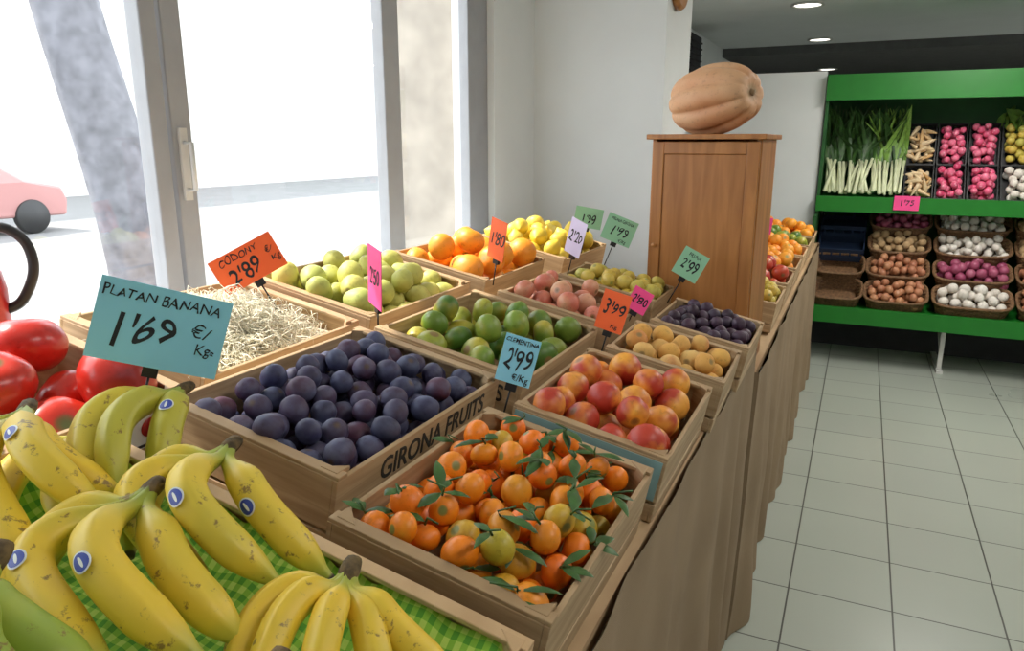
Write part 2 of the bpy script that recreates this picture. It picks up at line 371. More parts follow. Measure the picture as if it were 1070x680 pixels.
# ------------------------------------------------------------------ tables
SL = .2; TH = math.atan(SL)
def zt(x): return .990+SL*(-.24-x)
def tabletop(name, x0, x1, y0, y1, zf, th=.025):
    b_ = MB()
    vs = [(x, y, zf(x)-k) for k in (0, th) for x, y in ((x0, y0), (x1, y0), (x1, y1), (x0, y1))]
    b_.add(vs, [(0, 1, 2, 3), (7, 6, 5, 4), (0, 4, 5, 1), (1, 5, 6, 2), (2, 6, 7, 3), (3, 7, 4, 0)], 0, None, False)
    return b_
def drape(b_, y0, y1, x, ztop, seed, mi=1, flare=.05, x1e=-1.2):
    rr = random.Random(seed); ny = int((y1-y0)/.018)+1; nz = 26; vs = []; fs = []
    ph = [rr.uniform(0, 6) for _ in range(5)]
    def X(y, t_):
        amp = .003+.020*t_**.9
        f = math.sin(y*17+ph[0]+1.5*math.sin(y*5+ph[1]))+.4*math.sin(y*33+ph[2]+t_*1.2)+.6*math.sin(y*7+ph[3])
        f += .9*noise.noise((y*5, t_*3, seed))
        return x+.004-flare*t_*.5+amp*f*.8
    for i in range(ny+1):
        y = y0+(y1-y0)*i/ny
        for j in range(nz+1):
            t_ = j/nz; vs.append((X(y, t_), y, ztop-(ztop-.004)*t_))
    for i in range(ny):
        for j in range(nz):
            a = i*(nz+1)+j; fs.append((a, a+1, a+nz+2, a+nz+1))
    b_.add(vs, fs, mi)
    for ye in (y0, y1):
        vs = []; fs = []; nx = 40
        for i in range(nx+1):
            for j in range(nz+1):
                t_ = j/nz; xs = X(ye, t_); xx = xs+(x1e-xs)*i/nx
                vs.append((xx, ye+.008*math.sin(xx*30)*min(1, i/3), ztop-(ztop-.004)*t_))
        for i in range(nx):
            for j in range(nz):
                a = i*(nz+1)+j; fs.append((a, a+nz+1, a+nz+2, a+1))
        b_.add(vs, fs, mi)
    # added unseen back sheet, stops sun passing under the table
    b_.add([(x1e, y0, .004), (x1e, y1, .004), (x1e, y1, ztop), (x1e, y0, ztop)], [(0, 1, 2, 3)], mi)
b_ = tabletop('t', -1.22, -.235, .02, 2.12, zt)
b2 = tabletop('t', -1.22, -.62, 2.12, 2.52, zt); b_.add(b2.v, b2.f, 0, None, False)
for x in (-.32, -1.1):
    for y in (.1, 1.1, 2.0): b_.box((x, y, (zt(x)-.03)/2), (.05, .05, zt(x)-.03))
drape(b_, .0, 2.125, -.228, .997, 3)
b_.obj('market_table', [M['crate'], M['burlap']])
Z2 = .90
b_ = MB(); b_.box2((-.82, 2.15, Z2-.025), (-.225, 5.3, Z2))
for x in (-.3, -.75):
    for y in (2.3, 3.7, 5.2): b_.box((x, y, (Z2-.03)/2), (.05, .05, Z2-.03))
drape(b_, 2.15, 5.32, -.215, Z2+.004, 8, flare=.03, x1e=-.822)
b_.obj('market_table', [M['crate'], M['burlap']])

# ------------------------------------------------------------------ crates and fruit
HC = .105
def crateT(x0, x1, y0, y1, tilt=True, z=None, dz=0):
    xc = (x0+x1)/2; yc = (y0+y1)/2
    zz = zt(xc)+.002+dz if z is None else z
    return Matrix.Translation((xc, yc, zz)) @ (Matrix.Rotation(TH, 4, 'Y') if tilt else Matrix.Identity(4)) @ Matrix.Rotation(rad(R.uniform(-1.0, 1.0)), 4, 'Z')
M['band'] = flat('crate_blue_band', (.22, .36, .36), .7)
def crate(x0, x1, y0, y1, H=HC, txt=None, side='Y', tilt=True, z=None, ink='ink', T=None, name='wooden_crate', twoplank=True, dz=0, band=False):
    T = T or crateT(x0, x1, y0, y1, tilt, z, dz)
    W = abs(x1-x0)/math.cos(TH if tilt else 0)-.006; Ln = (y1-y0)-.008; th = .007
    b_ = MB()
    hh = [(0, H*.28), (H*.32, H)] if twoplank else [(0, H)]
    for a, c in hh:
        for sx in (-1, 1): b_.box2((sx*W/2-(th if sx > 0 else 0), -Ln/2, a), (sx*W/2+(th if sx < 0 else 0), Ln/2, c))
        for sy in (-1, 1): b_.box2((-W/2+th, sy*Ln/2-(th if sy > 0 else 0), a), (W/2-th, sy*Ln/2+(th if sy < 0 else 0), c))
    for sx in (-1, 1):
        for sy in (-1, 1):
            x, y = sx*(W/2-th), sy*(Ln/2-th); q = .026
            vs = [(x, y, 0), (x-sx*q, y, 0), (x, y-sy*q, 0), (x, y, H+.006), (x-sx*q, y, H+.006), (x, y-sy*q, H+.006)]
            b_.add(vs, [(0, 1, 2), (3, 5, 4), (0, 3, 4, 1), (1, 4, 5, 2), (2, 5, 3, 0)], 0, None, False)
    for sy in (-1, 1): b_.box((0, sy*(Ln/2-.010), H+.002), (W, .018, .006))
    k = 5
    for i in range(k): b_.box((-W/2+W*(i+.5)/k, 0, .004), (W/k-.006, Ln-.01, .005))
    o = b_.obj(name, [M['crate']], T, bevel=.0012)
    if dz > .004:
        b_ = MB()
        for sy in (-1, 1): b_.box((0, sy*(Ln/2-.03), -dz/2-.001), (W-.02, .03, dz-.002))
        o2 = b_.obj('batten', [M['crate']]); o2.parent = o
    if band:
        b_ = MB(); b_.box((0, -Ln/2-.0006, H*.66), (W-.01, .001, H*.62)); o2 = b_.obj('printed_band', [M['band']]); o2.parent = o
    if txt:
        sz = H*.42
        if 'Y' in side: text_mesh(txt, sz, M[ink], Matrix.Translation((0, -Ln/2-.0014, H*.66)) @ Matrix.Rotation(rad(90), 4, 'X'), o, bold=.0006, sx=.85*W/(len(txt)*sz*.62))
        if 'X' in side: text_mesh(txt, sz, M[ink], Matrix.Translation((W/2+.0006, .02, H*.74)) @ Matrix.Rotation(rad(90), 4, 'Z') @ Matrix.Rotation(rad(90), 4, 'X'), o, bold=.0006, sx=.75*Ln/(len(txt)*sz*.62))
    return T, W, Ln, o

def tmpl(kind='round', h=1.0, dim=.12, dimb=.05, crease=0.0, ribs=0, ribd=0.0, nu=16, nv=11, seed=0, pk=.28):
    V = []; A = []; F = []
    for j in range(nv+1):
        th = math.pi*j/nv
        for i in range(nu):
            ph = 2*math.pi*i/nu
            r_ = math.sin(th); z = math.cos(th)*h
            if kind == 'lemon': r_ = math.sin(th)**1.15; z = math.cos(th)*h + math.copysign(.22*math.exp(-((math.pi/2-abs(th-math.pi/2))/.3)**2), math.cos(th))
            if kind == 'pear': r_ *= (1-pk*max(0, math.cos(th))**.8)
            if kind == 'root': r_ = math.sin(th)**.6*(1-.75*(1-math.cos(th))/2)
            if kind == 'gourd': r_ = math.sin(th)**.85*(1-pk*max(0, math.cos(th))**.8)
            z -= dim*math.exp(-(th/.42)**2); z += dimb*math.exp(-((math.pi-th)/.4)**2)
            if crease: r_ *= 1-crease*math.exp(-(min(ph, 2*math.pi-ph)/.28)**2)
            if ribs: r_ *= 1-ribd*(1-abs(math.cos(ribs*ph/2)))**1.5
            nn = 1+.03*noise.noise((math.cos(ph)*r_*1.3+seed, math.sin(ph)*r_*1.3, z*1.3))
            V.append((r_*math.cos(ph)*nn, r_*math.sin(ph)*nn, z)); A.append((math.cos(th)+1)/2)
    for j in range(nv):
        for i in range(nu):
            F.append((j*nu+i, (j+1)*nu+i, (j+1)*nu+(i+1) % nu, j*nu+(i+1) % nu))
    return np.array(V), F, A
TP = {'round': tmpl(h=.92), 'plum': tmpl(h=1.12, dim=.10, crease=.05), 'nect': tmpl(h=.95, dim=.18, crease=.10), 'clem': tmpl(h=.84, dim=.07, dimb=.07),
      'lemon': tmpl('lemon', h=1.15, dim=0, dimb=0), 'pear': tmpl('pear', h=1.25, dim=.12, pk=.32), 'tomato': tmpl(h=.84, dim=.14, ribs=6, ribd=.05, nu=30, nv=16),
      'potato': tmpl(h=1.35, dim=0, dimb=0), 'root': tmpl('root', h=2.6, dim=0, dimb=0), 'small': tmpl(h=.95, nu=10, nv=7, dim=0)}
def drop(a, b_, r_, z0, lim, mound, seed, nmax=400, K=30):
    g = np.random.RandomState(seed); P = np.zeros((0, 3)); fails = 0
    while len(P) < nmax and fails < 25:
        best = None
        for _ in range(K):
            x = g.uniform(-a+r_, a-r_); y = g.uniform(-b_+r_, b_-r_); z = z0+r_
            if len(P):
                d2 = (P[:, 0]-x)**2+(P[:, 1]-y)**2; q = d2 < (1.90*r_)**2
                if q.any(): z = max(z, float((P[q, 2]+np.sqrt((1.90*r_)**2-d2[q])).max()))
            if best is None or z < best[2]: best = (x, y, z)
        lm = lim+mound*(1-(best[0]/a)**2)*(1-(best[1]/b_)**2)
        if best[2] > lm: fails += 1; continue
        P = np.vstack([P, best])
    return P
def leaf(b_, p, d, up, ln, wd, mi=1):
    d = Vector(d).normalized(); side = d.cross(Vector(up)).normalized(); u = side.cross(d)
    path = [Vector(p)+d*ln*t_+u*(.18*ln*math.sin(t_*2.6)) for t_ in (0, .2, .45, .7, .9, 1.0)]
    b_.ribbon(path, [.05*wd, .6*wd, wd, .8*wd, .35*wd, .02*wd], side, mi, None, .3)
def pile(name, W, Ln, T, key, mat, r_, H=HC, mound=.02, z0=None, seed=1, leaves=0, lim=None, svar=.10, stems=False, flatdir=None, nmax=400, jit=(1, 1)):
    V, F, A = TP[key]; b_ = MB(); g = random.Random(seed)
    z0 = max(.008, H-3.6*r_) if z0 is None else z0
    P = drop(W/2-.009, Ln/2-.009, r_, z0, (H+.15*r_) if lim is None else lim, mound, seed, nmax)
    for p in P:
        if flatdir: E = Euler((g.gauss(0, flatdir), g.gauss(0, flatdir), g.uniform(0, 6.28))).to_matrix()
        else: E = Euler((g.uniform(0, 6.28), g.uniform(0, 6.28), g.uniform(0, 6.28))).to_matrix()
        s_ = r_*(1+g.uniform(-svar, svar*.6)); E3 = np.array(E)
        vv = (V*s_*np.array([1, g.uniform(.93, 1.04), g.uniform(.93, 1.07)])) @ E3.T + p
        b_.add([tuple(q) for q in vv], F, 0, None, True, g.random(), A)
        if leaves and p[2] > (H-1.6*r_) and g.random() < leaves:
            up = Vector((g.gauss(0, .5), g.gauss(0, .5), 1)).normalized(); base = Vector(p)+up*r_*.92
            b_.tube([base, base+up*.006+Vector((g.gauss(0, .004), g.gauss(0, .004), .004)), base+up*.014+Vector((g.gauss(0, .01), g.gauss(0, .01), 0))], [.0016, .0014, .0012], 5, 1)
            for _ in range(g.choice((1, 2, 2, 3))):
                a = g.uniform(0, 6.28); leaf(b_, base+up*.004, (math.cos(a), math.sin(a), g.uniform(-.45, .2)), (0, 0, 1), g.uniform(.028, .050), g.uniform(.005, .0085))
    return b_.obj(name, [FM[mat], M['leaf']], T)

T, W, Ln, _ = crate(-.515, -.245, .572, .968)
pile('clementine_pile', W, Ln, T, 'clem', 'clem', .0205, mound=.030, leaves=.65, seed=4)
T, W, Ln, _ = crate(-.490, -.235, 1.000, 1.375, txt='GIRONAFRUITS', side='Y', ink='ink', band=True)
pile('nectarine_pile', W, Ln, T, 'nect', 'nect', .031, mound=.018, seed=6)
T, W, Ln, _ = crate(-.470, -.222, 1.405, 1.665)
pile('yellow_peach_pile', W, Ln, T, 'nect', 'peach', .024, mound=.004, seed=7)
T, W, Ln, _ = crate(-.450, -.212, 1.69, 1.985)
pile('dark_plum_pile', W, Ln, T, 'plum', 'fig', .0165, mound=.014, seed=8, z0=.04)
T, W, Ln, _ = crate(-.825, -.535, .625, 1.065, txt='GIRONA FRUITS', side='X', dz=.012)
pile('plum_pile', W, Ln, T, 'plum', 'plum', .0190, mound=.020, seed=9)
T, W, Ln, _ = crate(-.825, -.512, 1.10, 1.515, txt='GIRONAFRUITS', side='Y')
pile('green_mandarin_pile', W, Ln, T, 'clem', 'mand', .0315, mound=.02, seed=10)
T, W, Ln, _ = crate(-.785, -.492, 1.545, 1.835)
pile('pink_apple_pile', W, Ln, T, 'round', 'apple', .027, mound=.018, seed=12)
T, W, Ln, _ = crate(-.755, -.478, 1.86, 2.10)
pile('yellow_plum_pile', W, Ln, T, 'plum', 'yplum', .020, mound=.025, seed=13)
T, W, Ln, _ = crate(-1.165, -.855, 1.14, 1.56)
pile('quince_pile', W, Ln, T, 'pear', 'quince', .028, mound=.028, seed=14)
T, W, Ln, _ = crate(-1.13, -.84, 1.60, 2.0)
pile('orange_pile', W, Ln, T, 'round', 'orange', .041, mound=.060, seed=15)
T, W, Ln, _ = crate(-1.10, -.80, 2.05, 2.45)
pile('lemon_pile', W, Ln, T, 'lemon', 'lemon', .028, mound=.07, seed=16)
T, W, Ln, tcr = crate(-1.14, -.845, .24, .70)
pile('tomato_pile', W, Ln, T, 'tomato', 'tomato', .051, mound=.060, seed=23, flatdir=.5)
lb = MB(); lb.box((W/2+.0008, Ln/2-.06, HC*.62), (.001, .06, .05)); o = lb.obj('paper_label', [M['white']]); o.parent = tcr
lb = MB(); lb.lathe([(0, 0), (.014, .0), (.014, .001), (0, .001)], 20, 0, Matrix.Translation((W/2+.0014, Ln/2-.06, HC*.66)) @ Matrix.Rotation(rad(90), 4, 'Y'))
lb.box((W/2+.002, Ln/2-.06, HC*.42), (.0006, .05, .004), 1); o = lb.obj('label_print', [M['red'], M['ink']]); o.parent = tcr
T, W, Ln, _ = crate(-1.14, -.845, -.25, .21)
# straw box
T, W, Ln, _ = crate(-1.165, -.855, .73, 1.115, H=.105, twoplank=False)
b_ = MB(); g = random.Random(5)
def strawbits(b_, n, a, c, h0, dome, g):
    for _ in range(n):
        x = g.gauss(0, a*.5); y = g.gauss(0, c*.5); x = max(-a, min(a, x)); y = max(-c, min(c, y))
        z = h0+dome*(1-(x/a)**2)*(1-(y/c)**2)*g.uniform(.3, 1)
        d = Vector((g.gauss(0, 1), g.gauss(0, 1), g.gauss(0, .3))).normalized(); ln = g.uniform(.03, .075); cv = Vector((g.gauss(0, 1), g.gauss(0, 1), g.gauss(0, 1)))*.014
        pth = [Vector((x, y, z))+d*ln*(t_-.5)+cv*math.sin(t_*3.14) for t_ in (0, .25, .5, .75, 1)]
        b_.tube(pth, [.0008]*5, 3, 0)
strawbits(b_, 2600, W/2-.03, Ln/2-.03, .08, .055, g)
b_.box((0, 0, .06), (W-.02, Ln-.02, .02)); b_.obj('straw_nest', [M['straw']], T)

# banana crate with lining and bunches
TB, W, Ln, _ = crate(-.835, -.25, .06, .556, H=.10)
b_ = MB(); nx, ny = 90, 70; vs = []; fs = []
for i in range(nx+1):
    for j in range(ny+1):
        u, v = i/nx*2-1, j/ny*2-1; x = u*(W/2-.012); y = v*(Ln/2-.012)
        e = max(abs(u), abs(v)); z = .045+.045*max(0, (e-.72)/.28)**1.2+.020*noise.noise((x*14, y*14, 1))+.006*noise.noise((x*45, y*30, 4))
        vs.append((x, y, z))
for i in range(nx):
    for j in range(ny):
        a = i*(ny+1)+j; fs.append((a, a+ny+1, a+ny+2, a+1))
b_.add(vs, fs); b_.obj('checked_cloth', [M['check']], TB)
def bunch(name, crown, fingers, ripe=.3, r0=.0168, seed=0, stickers=()):
    b_ = MB(); g = random.Random(seed); C = Vector(crown)
    avg = Vector((0, 0, 0))
    for k, (m_, t_) in enumerate(fingers): avg += (Vector(m_)-C).normalized()
    avg.normalize()
    for k, (m_, t_) in enumerate(fingers):
        m_ = Vector(m_); t_ = Vector(t_); md = (m_-C).normalized()
        K = [C-avg*.004, C+(avg*.5+md*.5)*.024, m_.lerp(C, .42)+(m_-(C+t_)*.5)*.22, m_, m_.lerp(t_, .55)+(m_-(C+t_)*.5)*.16, t_]
        path = []; n = 30; rr = []
        KK = [K[0]*2-K[1]]+K+[K[-1]*2-K[-2]]
        ln = [0]
        for a, c in zip(K, K[1:]): ln.append(ln[-1]+(c-a).length)
        for i in range(n+1):
            s_ = i/n*ln[-1]; j = 0
            while j < len(K)-2 and s_ > ln[j+1]: j += 1
            u = (s_-ln[j])/(ln[j+1]-ln[j]); p0, p1, p2, p3 = KK[j:j+4]
            p = (p1*2+(p2-p0)*u+(p0*2-p1*5+p2*4-p3)*u*u+(p1*3-p0-p2*3+p3)*u**3)*.5; path.append(p)
            q_ = i/n
            if q_ < .14: q = .34+.08*(q_/.14)
            elif q_ < .36: f = (q_-.14)/.22; q = .42+.58*(f*f*(3-2*f))
            elif q_ < .72: q = 1
            elif q_ < .94: f = (q_-.72)/.22; q = 1-.68*f**1.8
            else: q = .32-.06*(q_-.94)/.06
            rr.append(r0*q)
        for _ in range(2):
            path = [path[0]]+[path[i]*.5+(path[i-1]+path[i+1])*.25 for i in range(1, n)]+[path[-1]]
        b_.tube(path, rr, 20, 0, None, True, max(0, min(1, ripe+g.uniform(-.12, .12))), power=.055)
        if k in stickers:
            i = 15; p = path[i]; tt = (path[i+1]-path[i-1]).normalized(); vdir = (Vector((0, 0, 1.5))-p); vdir = (vdir-tt*vdir.dot(tt)).normalized()
            sd = tt.cross(vdir); ce = p
            vdir, sd = (vdir*math.cos(.5)+sd*math.sin(.5)), (sd*math.cos(.5)-vdir*math.sin(.5))
            for (rx, ry, off, mi) in ((.0092, .0074, .0009, 1), (.0078, .0060, .0012, 2), (.0052, .0013, .0014, 1)):
                vv = []
                for row in (0, .5, 1.0):
                    for q in range(20):
                        a = 2*math.pi*q/20; u = math.cos(a)*rx*row; v = math.sin(a)*ry*row
                        an = v/(rr[i]); vv.append(ce+tt*u+(vdir*math.cos(an)+sd*math.sin(an))*(rr[i]*1.045+off))
                ff = [(rw*20+q, rw*20+(q+1) % 20, (rw+1)*20+(q+1) % 20, (rw+1)*20+q) for rw in range(2) for q in range(20)]
                b_.add(vv, ff, mi)
    b_.tube([C-avg*.012, C-avg*.008, C+avg*.002, C+avg*.016], [.0072, .0088, .0098, .0082], 9, 3, None, True, ripe, flatk=.75)
    return b_.obj(name, [FM['banana'], M['stk1'], M['stk2'], M['crown']])
M['stk1'] = flat('sticker_white', (.75, .78, .75), .4); M['stk2'] = flat('sticker_blue', (.03, .06, .35), .4)
M['crown'] = flat('banana_crown', (.11, .07, .025), .8, var=.6, scale=120, bmp=.5)
bunch('banana_bunch', (-.717, .600, 1.262), [((-.745, .500, 1.256), (-.665, .430, 1.205)), ((-.690, .490, 1.264), (-.640, .445, 1.200)), ((-.660, .525, 1.250), (-.64, .490, 1.19))], .68, seed=1, stickers=(2,))
bunch('banana_bunch', (-.785, .456, 1.275), [((-.705, .358, 1.258), (-.575, .330, 1.190)), ((-.665, .385, 1.272), (-.595, .405, 1.210)), ((-.76, .36, 1.26), (-.66, .29, 1.20)), ((-.70, .42, 1.25), (-.63, .45, 1.20))], .2, seed=2, stickers=(1,))
bunch('banana_bunch', (-.557, .514, 1.250), [((-.575, .412, 1.235), (-.460, .400, 1.175)), ((-.510, .418, 1.245), (-.422, .436, 1.168)), ((-.483, .472, 1.22), (-.408, .480, 1.155)), ((-.605, .46, 1.23), (-.56, .39, 1.19))], .35, seed=3, stickers=(1, 2))
bunch('banana_bunch', (-.555, .418, 1.246), [((-.578, .318, 1.222), (-.448, .292, 1.18)), ((-.510, .328, 1.236), (-.400, .330, 1.175)), ((-.478, .37, 1.212), (-.402, .372, 1.16)), ((-.61, .36, 1.22), (-.56, .28, 1.19))], .3, r0=.0175, seed=4, stickers=(0, 1))
bunch('banana_bunch', (-.535, .272, 1.262), [((-.515, .250, 1.242), (-.430, .272, 1.19)), ((-.48, .222, 1.233), (-.41, .232, 1.19)), ((-.56, .22, 1.24), (-.49, .17, 1.195))], 1.0, r0=.0175, seed=5, stickers=(0, 1))
bunch('banana_bunch', (-.369, .458, 1.190), [((-.415, .402, 1.175), (-.395, .340, 1.145)), ((-.380, .388, 1.185), (-.36, .330, 1.145)), ((-.342, .390, 1.18), (-.312, .328, 1.14)), ((-.316, .413, 1.165), (-.268, .365, 1.13)), ((-.313, .437, 1.165), (-.246, .437, 1.125))], .05, r0=.0140, seed=6)
bunch('banana_bunch', (-.328, .322, 1.205), [((-.36, .25, 1.18), (-.37, .18, 1.14)), ((-.31, .24, 1.19), (-.29, .18, 1.14)), ((-.285, .27, 1.17), (-.262, .21, 1.12))], .1, seed=7)
bunch('banana_bunch', (-.72, .25, 1.262), [((-.70, .17, 1.25), (-.62, .13, 1.21)), ((-.66, .20, 1.255), (-.58, .17, 1.21)), ((-.75, .18, 1.25), (-.72, .12, 1.21))], .3, seed=8)
bunch('banana_bunch', (-.715, .335, 1.235), [((-.655, .275, 1.222), (-.575, .262, 1.185)), ((-.650, .310, 1.222), (-.575, .300, 1.18)), ((-.69, .255, 1.22), (-.62, .215, 1.185))], .25, seed=9)
bunch('banana_bunch', (-.790, .520, 1.225), [((-.740, .455, 1.215), (-.665, .400, 1.185)), ((-.735, .490, 1.215), (-.665, .475, 1.180)), ((-.780, .430, 1.215), (-.72, .370, 1.19))], .3, seed=10)

# ------------------------------------------------------------------ cabinet and pumpkin
CT = Matrix.Translation((-.40, 2.27, Z2)) @ Matrix.Rotation(rad(-2), 4, 'Z')
cb = MB(); w_, d_, h_ = .305, .27, .660
cb.box2((-w_/2, -d_/2, 0), (w_/2, d_/2, .03)); cb.box2((-w_/2, -d_/2+.012, 0), (-w_/2+.015, d_/2, h_)); cb.box2((w_/2-.015, -d_/2+.012, 0), (w_/2, d_/2, h_))
cb.box2((-w_/2, d_/2-.01, 0), (w_/2, d_/2, h_)); cb.box2((-w_/2-.012, -d_/2-.012, h_), (w_/2+.012, d_/2+.012, h_+.014))
z0, z1 = .035, h_-.006; x0, x1 = -w_/2+.004, w_/2-.004; st = .034; yf = -d_/2
cb.box2((x0, yf, z0), (x0+st, yf+.014, z1)); cb.box2((x1-st, yf, z0), (x1, yf+.014, z1)); cb.box2((x0+st, yf, z1-st), (x1-st, yf+.014, z1)); cb.box2((x0+st, yf, z0), (x1-st, yf+.014, z0+st))
cb.box2((x0+st, yf+.004, z0+st), (x1-st, yf+.012, z1-st))
cb.lathe([(0, -.016), (.006, -.015), (.007, -.010), (.004, -.004), (.004, 0)], 12, 0, Matrix.Translation((x0+.018, yf, .36)) @ Matrix.Rotation(rad(-90), 4, 'X'))
cb.obj('wooden_cabinet', [M['pine']], CT, bevel=.002)
V, F, A = tmpl('gourd', h=1.26, dim=.24, dimb=.14, ribs=8, ribd=.15, nu=96, nv=44, seed=3, pk=.08)
pb = MB(); pb.add([tuple(v) for v in V*.112], F, 0, None, True, .5, A)
pb.tube([(0, 0, .108), (.002, .001, .118), (.004, .002, .122)], [.013, .009, .010], 8, 1)
pb.obj('pumpkin', [FM['pumpkin'], flat('pumpkin_stem', (.34, .24, .14), .8)], Matrix.Translation((-.405, 2.26, Z2+h_+.014+.098)) @ Matrix.Rotation(rad(-24), 4, 'Z') @ Matrix.Rotation(rad(82), 4, 'Y') @ Matrix.Diagonal((.91, 1.0, 1, 1)))

# second table produce
def T2(x, y, tl=8): return Matrix.Translation((x, y, Z2+.035)) @ Matrix.Rotation(rad(tl), 4, 'Y')
for (y0, y1, key, mat, r_, sd, nm) in [(2.62, 2.98, 'small', 'yplum', .024, 31, 'green_grape_pile'), (3.02, 3.38, 'round', 'redap', .034, 32, 'red_apple_pile'), (3.42, 3.80, 'round', 'orange', .038, 33, 'orange_pile'), (3.84, 4.2, 'round', 'orange', .034, 34, 'orange_pile'), (4.24, 4.62, 'round', 'mand', .034, 35, 'green_apple_pile'), (4.66, 5.04, 'round', 'orange', .036, 36, 'orange_pile')]:
    T = T2(-.42, (y0+y1)/2)
    T, W, Ln, _ = crate(-.61, -.24, y0, y1, T=T, H=.10)
    pile(nm, W, Ln, T, key, mat, r_, mound=.05, seed=sd, H=.10)

# ------------------------------------------------------------------ signs
def sign(name, col, lines, loc, w_, h_, yaw, roll=0, tilt=0, stick=.10, ink=(.01, .01, .015)):
    T = Matrix.Translation(loc) @ Matrix.Rotation(rad(yaw), 4, 'Z') @ Matrix.Rotation(rad(tilt), 4, 'X') @ Matrix.Rotation(rad(roll), 4, 'Y')
    e = empty('price_sign', T)
    b_ = MB(); b_.box((0, 0, 0), (w_, .0012, h_)); o = b_.obj('card', [flat('card_'+name, col, .5, var=.03)]); o.parent = e
    if stick > .001:
        b_ = MB(); b_.box((0, .006, -h_/2-.004), (.018, .008, .018)); b_.tube([(0, .006, -h_/2-.01), (0, .006, -h_/2-stick)], [.0016, .0016], 6)
        o = b_.obj('clip', [M['black']]); o.parent = e
    for (tx, x, z, sz, sx) in lines:
        text_mesh(tx, sz, M['sink'], Matrix.Translation((x, -.0009, z)) @ Matrix.Rotation(rad(90), 4, 'X'), e, bold=.0001 if sz < .03 else .0004, sx=sx, extrude=.0002, wob=.13)
    return e
M['sink'] = flat('marker_ink', (.012, .015, .02), .6)
BLUE = (.27, .65, .82); ORG = (.95, .14, .03); PNK = (.95, .08, .30); GRN = (.30, .60, .38); LIL = (.70, .64, .86)
sign('blue', BLUE, [('PLATAN BANANA', -.005, .034, .0175, .95), ("1'69", -.022, -.010, .058, .8), ('€/', .045, .004, .022, 1), ('Kgs', .055, -.017, .018, .9)], (-.765, .615, 1.328), .150, .100, 46, 18, -6, stick=.07)
sign('orange', ORG, [('CODONY', -.01, .022, .020, .85), ("2'89", -.012, -.010, .046, .8), ('€/', .045, .006, .016, 1), ('Kg', .05, -.012, .016, 1)], (-1.03, 1.035, 1.33), .125, .070, 42, -27, -8, stick=.09)
sign('pink', PNK, [("2'50", 0, 0, .04, .8)], (-.812, 1.13, 1.305), .075, .115, -36, 6, 0, stick=.05)
sign('blue', BLUE, [('CLEMENTINA', 0, .030, .0105, .85), ("2'99", 0, 0, .042, .62), ('€/Kg', .01, -.028, .014, 1)], (-.470, 1.03, 1.212), .058, .078, 16, 14, -8, stick=.06)
sign('orange', ORG, [("1'80", 0, 0, .045, .7)], (-.795, 1.62, 1.32), .06, .10, -24, 12, 0, stick=.07)
sign('orange', ORG, [("3'99", 0, .005, .045, .62), ('Kg', .01, -.03, .014, 1)], (-.443, 1.45, 1.208), .060, .084, 5, 14, -6, stick=.06)
sign('pink', PNK, [("2'80", 0, 0, .03, .8)], (-.452, 1.69, 1.185), .050, .058, 0, 26, 0, stick=.05)
sign('green', GRN, [('PRUNA GIRONA', 0, .027, .012, .8), ("1'99", 0, -.004, .04, .8), ('€/Kg', .02, -.03, .012, 1)], (-.655, 2.18, 1.292), .095, .080, 22, 22, -6, stick=.10)
sign('green', GRN, [('PRUNA', 0, .024, .014, .8), ("2'99", 0, -.006, .04, .7)], (-.395, 1.985, 1.232), .072, .078, 14, 28, -6, stick=.08)
sign('lilac', LIL, [("2'20", 0, 0, .04, .7)], (-.69, 1.89, 1.30), .06, .10, -24, 18, 0, stick=.07)
sign('green', GRN, [("1'99", 0, -.004, .035, .8)], (-.79, 2.28, 1.315), .09, .065, 24, 10, 0, stick=.10)
sign('pink', PNK, [("2'50", 0, 0, .03, .8)], (-.35, 3.25, 1.215), .06, .07, 10, 5, 0, stick=.12)
sign('lilac', LIL, [("1'50", 0, 0, .03, .8)], (-.40, 3.12, 1.24), .06, .08, 18, 5, 0, stick=.15)

# ------------------------------------------------------------------ back shelf unit
sh = empty('produce_shelf')
X0, X1 = -.29, 2.3
def sb(n, lo, hi, m_, bevel=0): return boxobj(n, lo, hi, M[m_], sh, bevel)
sb('top_beam', (X0, 5.93, 1.845), (X1, 5.97, 2.0), 'green')
sb('top_panel', (X0, 5.93, 2.0), (X1, 6.5, 2.02), 'green')
sb('back_panel', (X0, 6.48, .1), (X1, 6.5, 2.0), 'dgreen')
sb('side_panel', (X0, 5.97, 1.04), (X0+.02, 6.48, 1.845), 'dgreen')
sb('side_panel_low', (X0, 5.75, .3), (X0+.02, 6.48, 1.04), 'dgreen')
sb('upper_deck', (X0, 5.95, 1.14), (X1, 6.48, 1.165), 'green'); sb('upper_fascia', (X0, 5.92, 1.065), (X1, 5.95, 1.175), 'green')
sb('lower_deck', (X0, 5.66, .38), (X1, 6.48, .405), 'green'); sb('lower_fascia', (X0, 5.63, .30), (X1, 5.66, .415), 'green')
for x in (X0+.03, .62, 1.5, X1-.03):
    sb('rear_post', (x-.02, 6.42, 0), (x+.02, 6.47, 1.1), 'metal')
for x in (.62, 1.6):
    sb('front_leg', (x-.014, 5.72, .02), (x+.014, 5.75, .38), 'metal'); sb('foot', (x-.02, 5.66, 0), (x+.02, 6.45, .02), 'metal')
    bb = MB(); bb.tube([(x, 5.72, .10), (x, 6.3, .36)], [.01, .01], 6); bb.obj('brace', [M['metal']], parent=sh)
sb('under_shelf_shade', (X0, 6.2, 0), (X1, 6.24, .30), 'dark')  # dark board standing in for the shade beneath the shelf
boxobj('wall_partition', (-1.0, 6.0, 0), (-.30, 6.06, 2.05), M['white'])
boxobj('wall_partition_rear', (-.30, 6.52, 0), (2.32, 6.56, 2.0), M['dark'])
boxobj('baseboard_back', (-1.0, 5.985, 0), (-.30, 6.0, .08), M['white'])

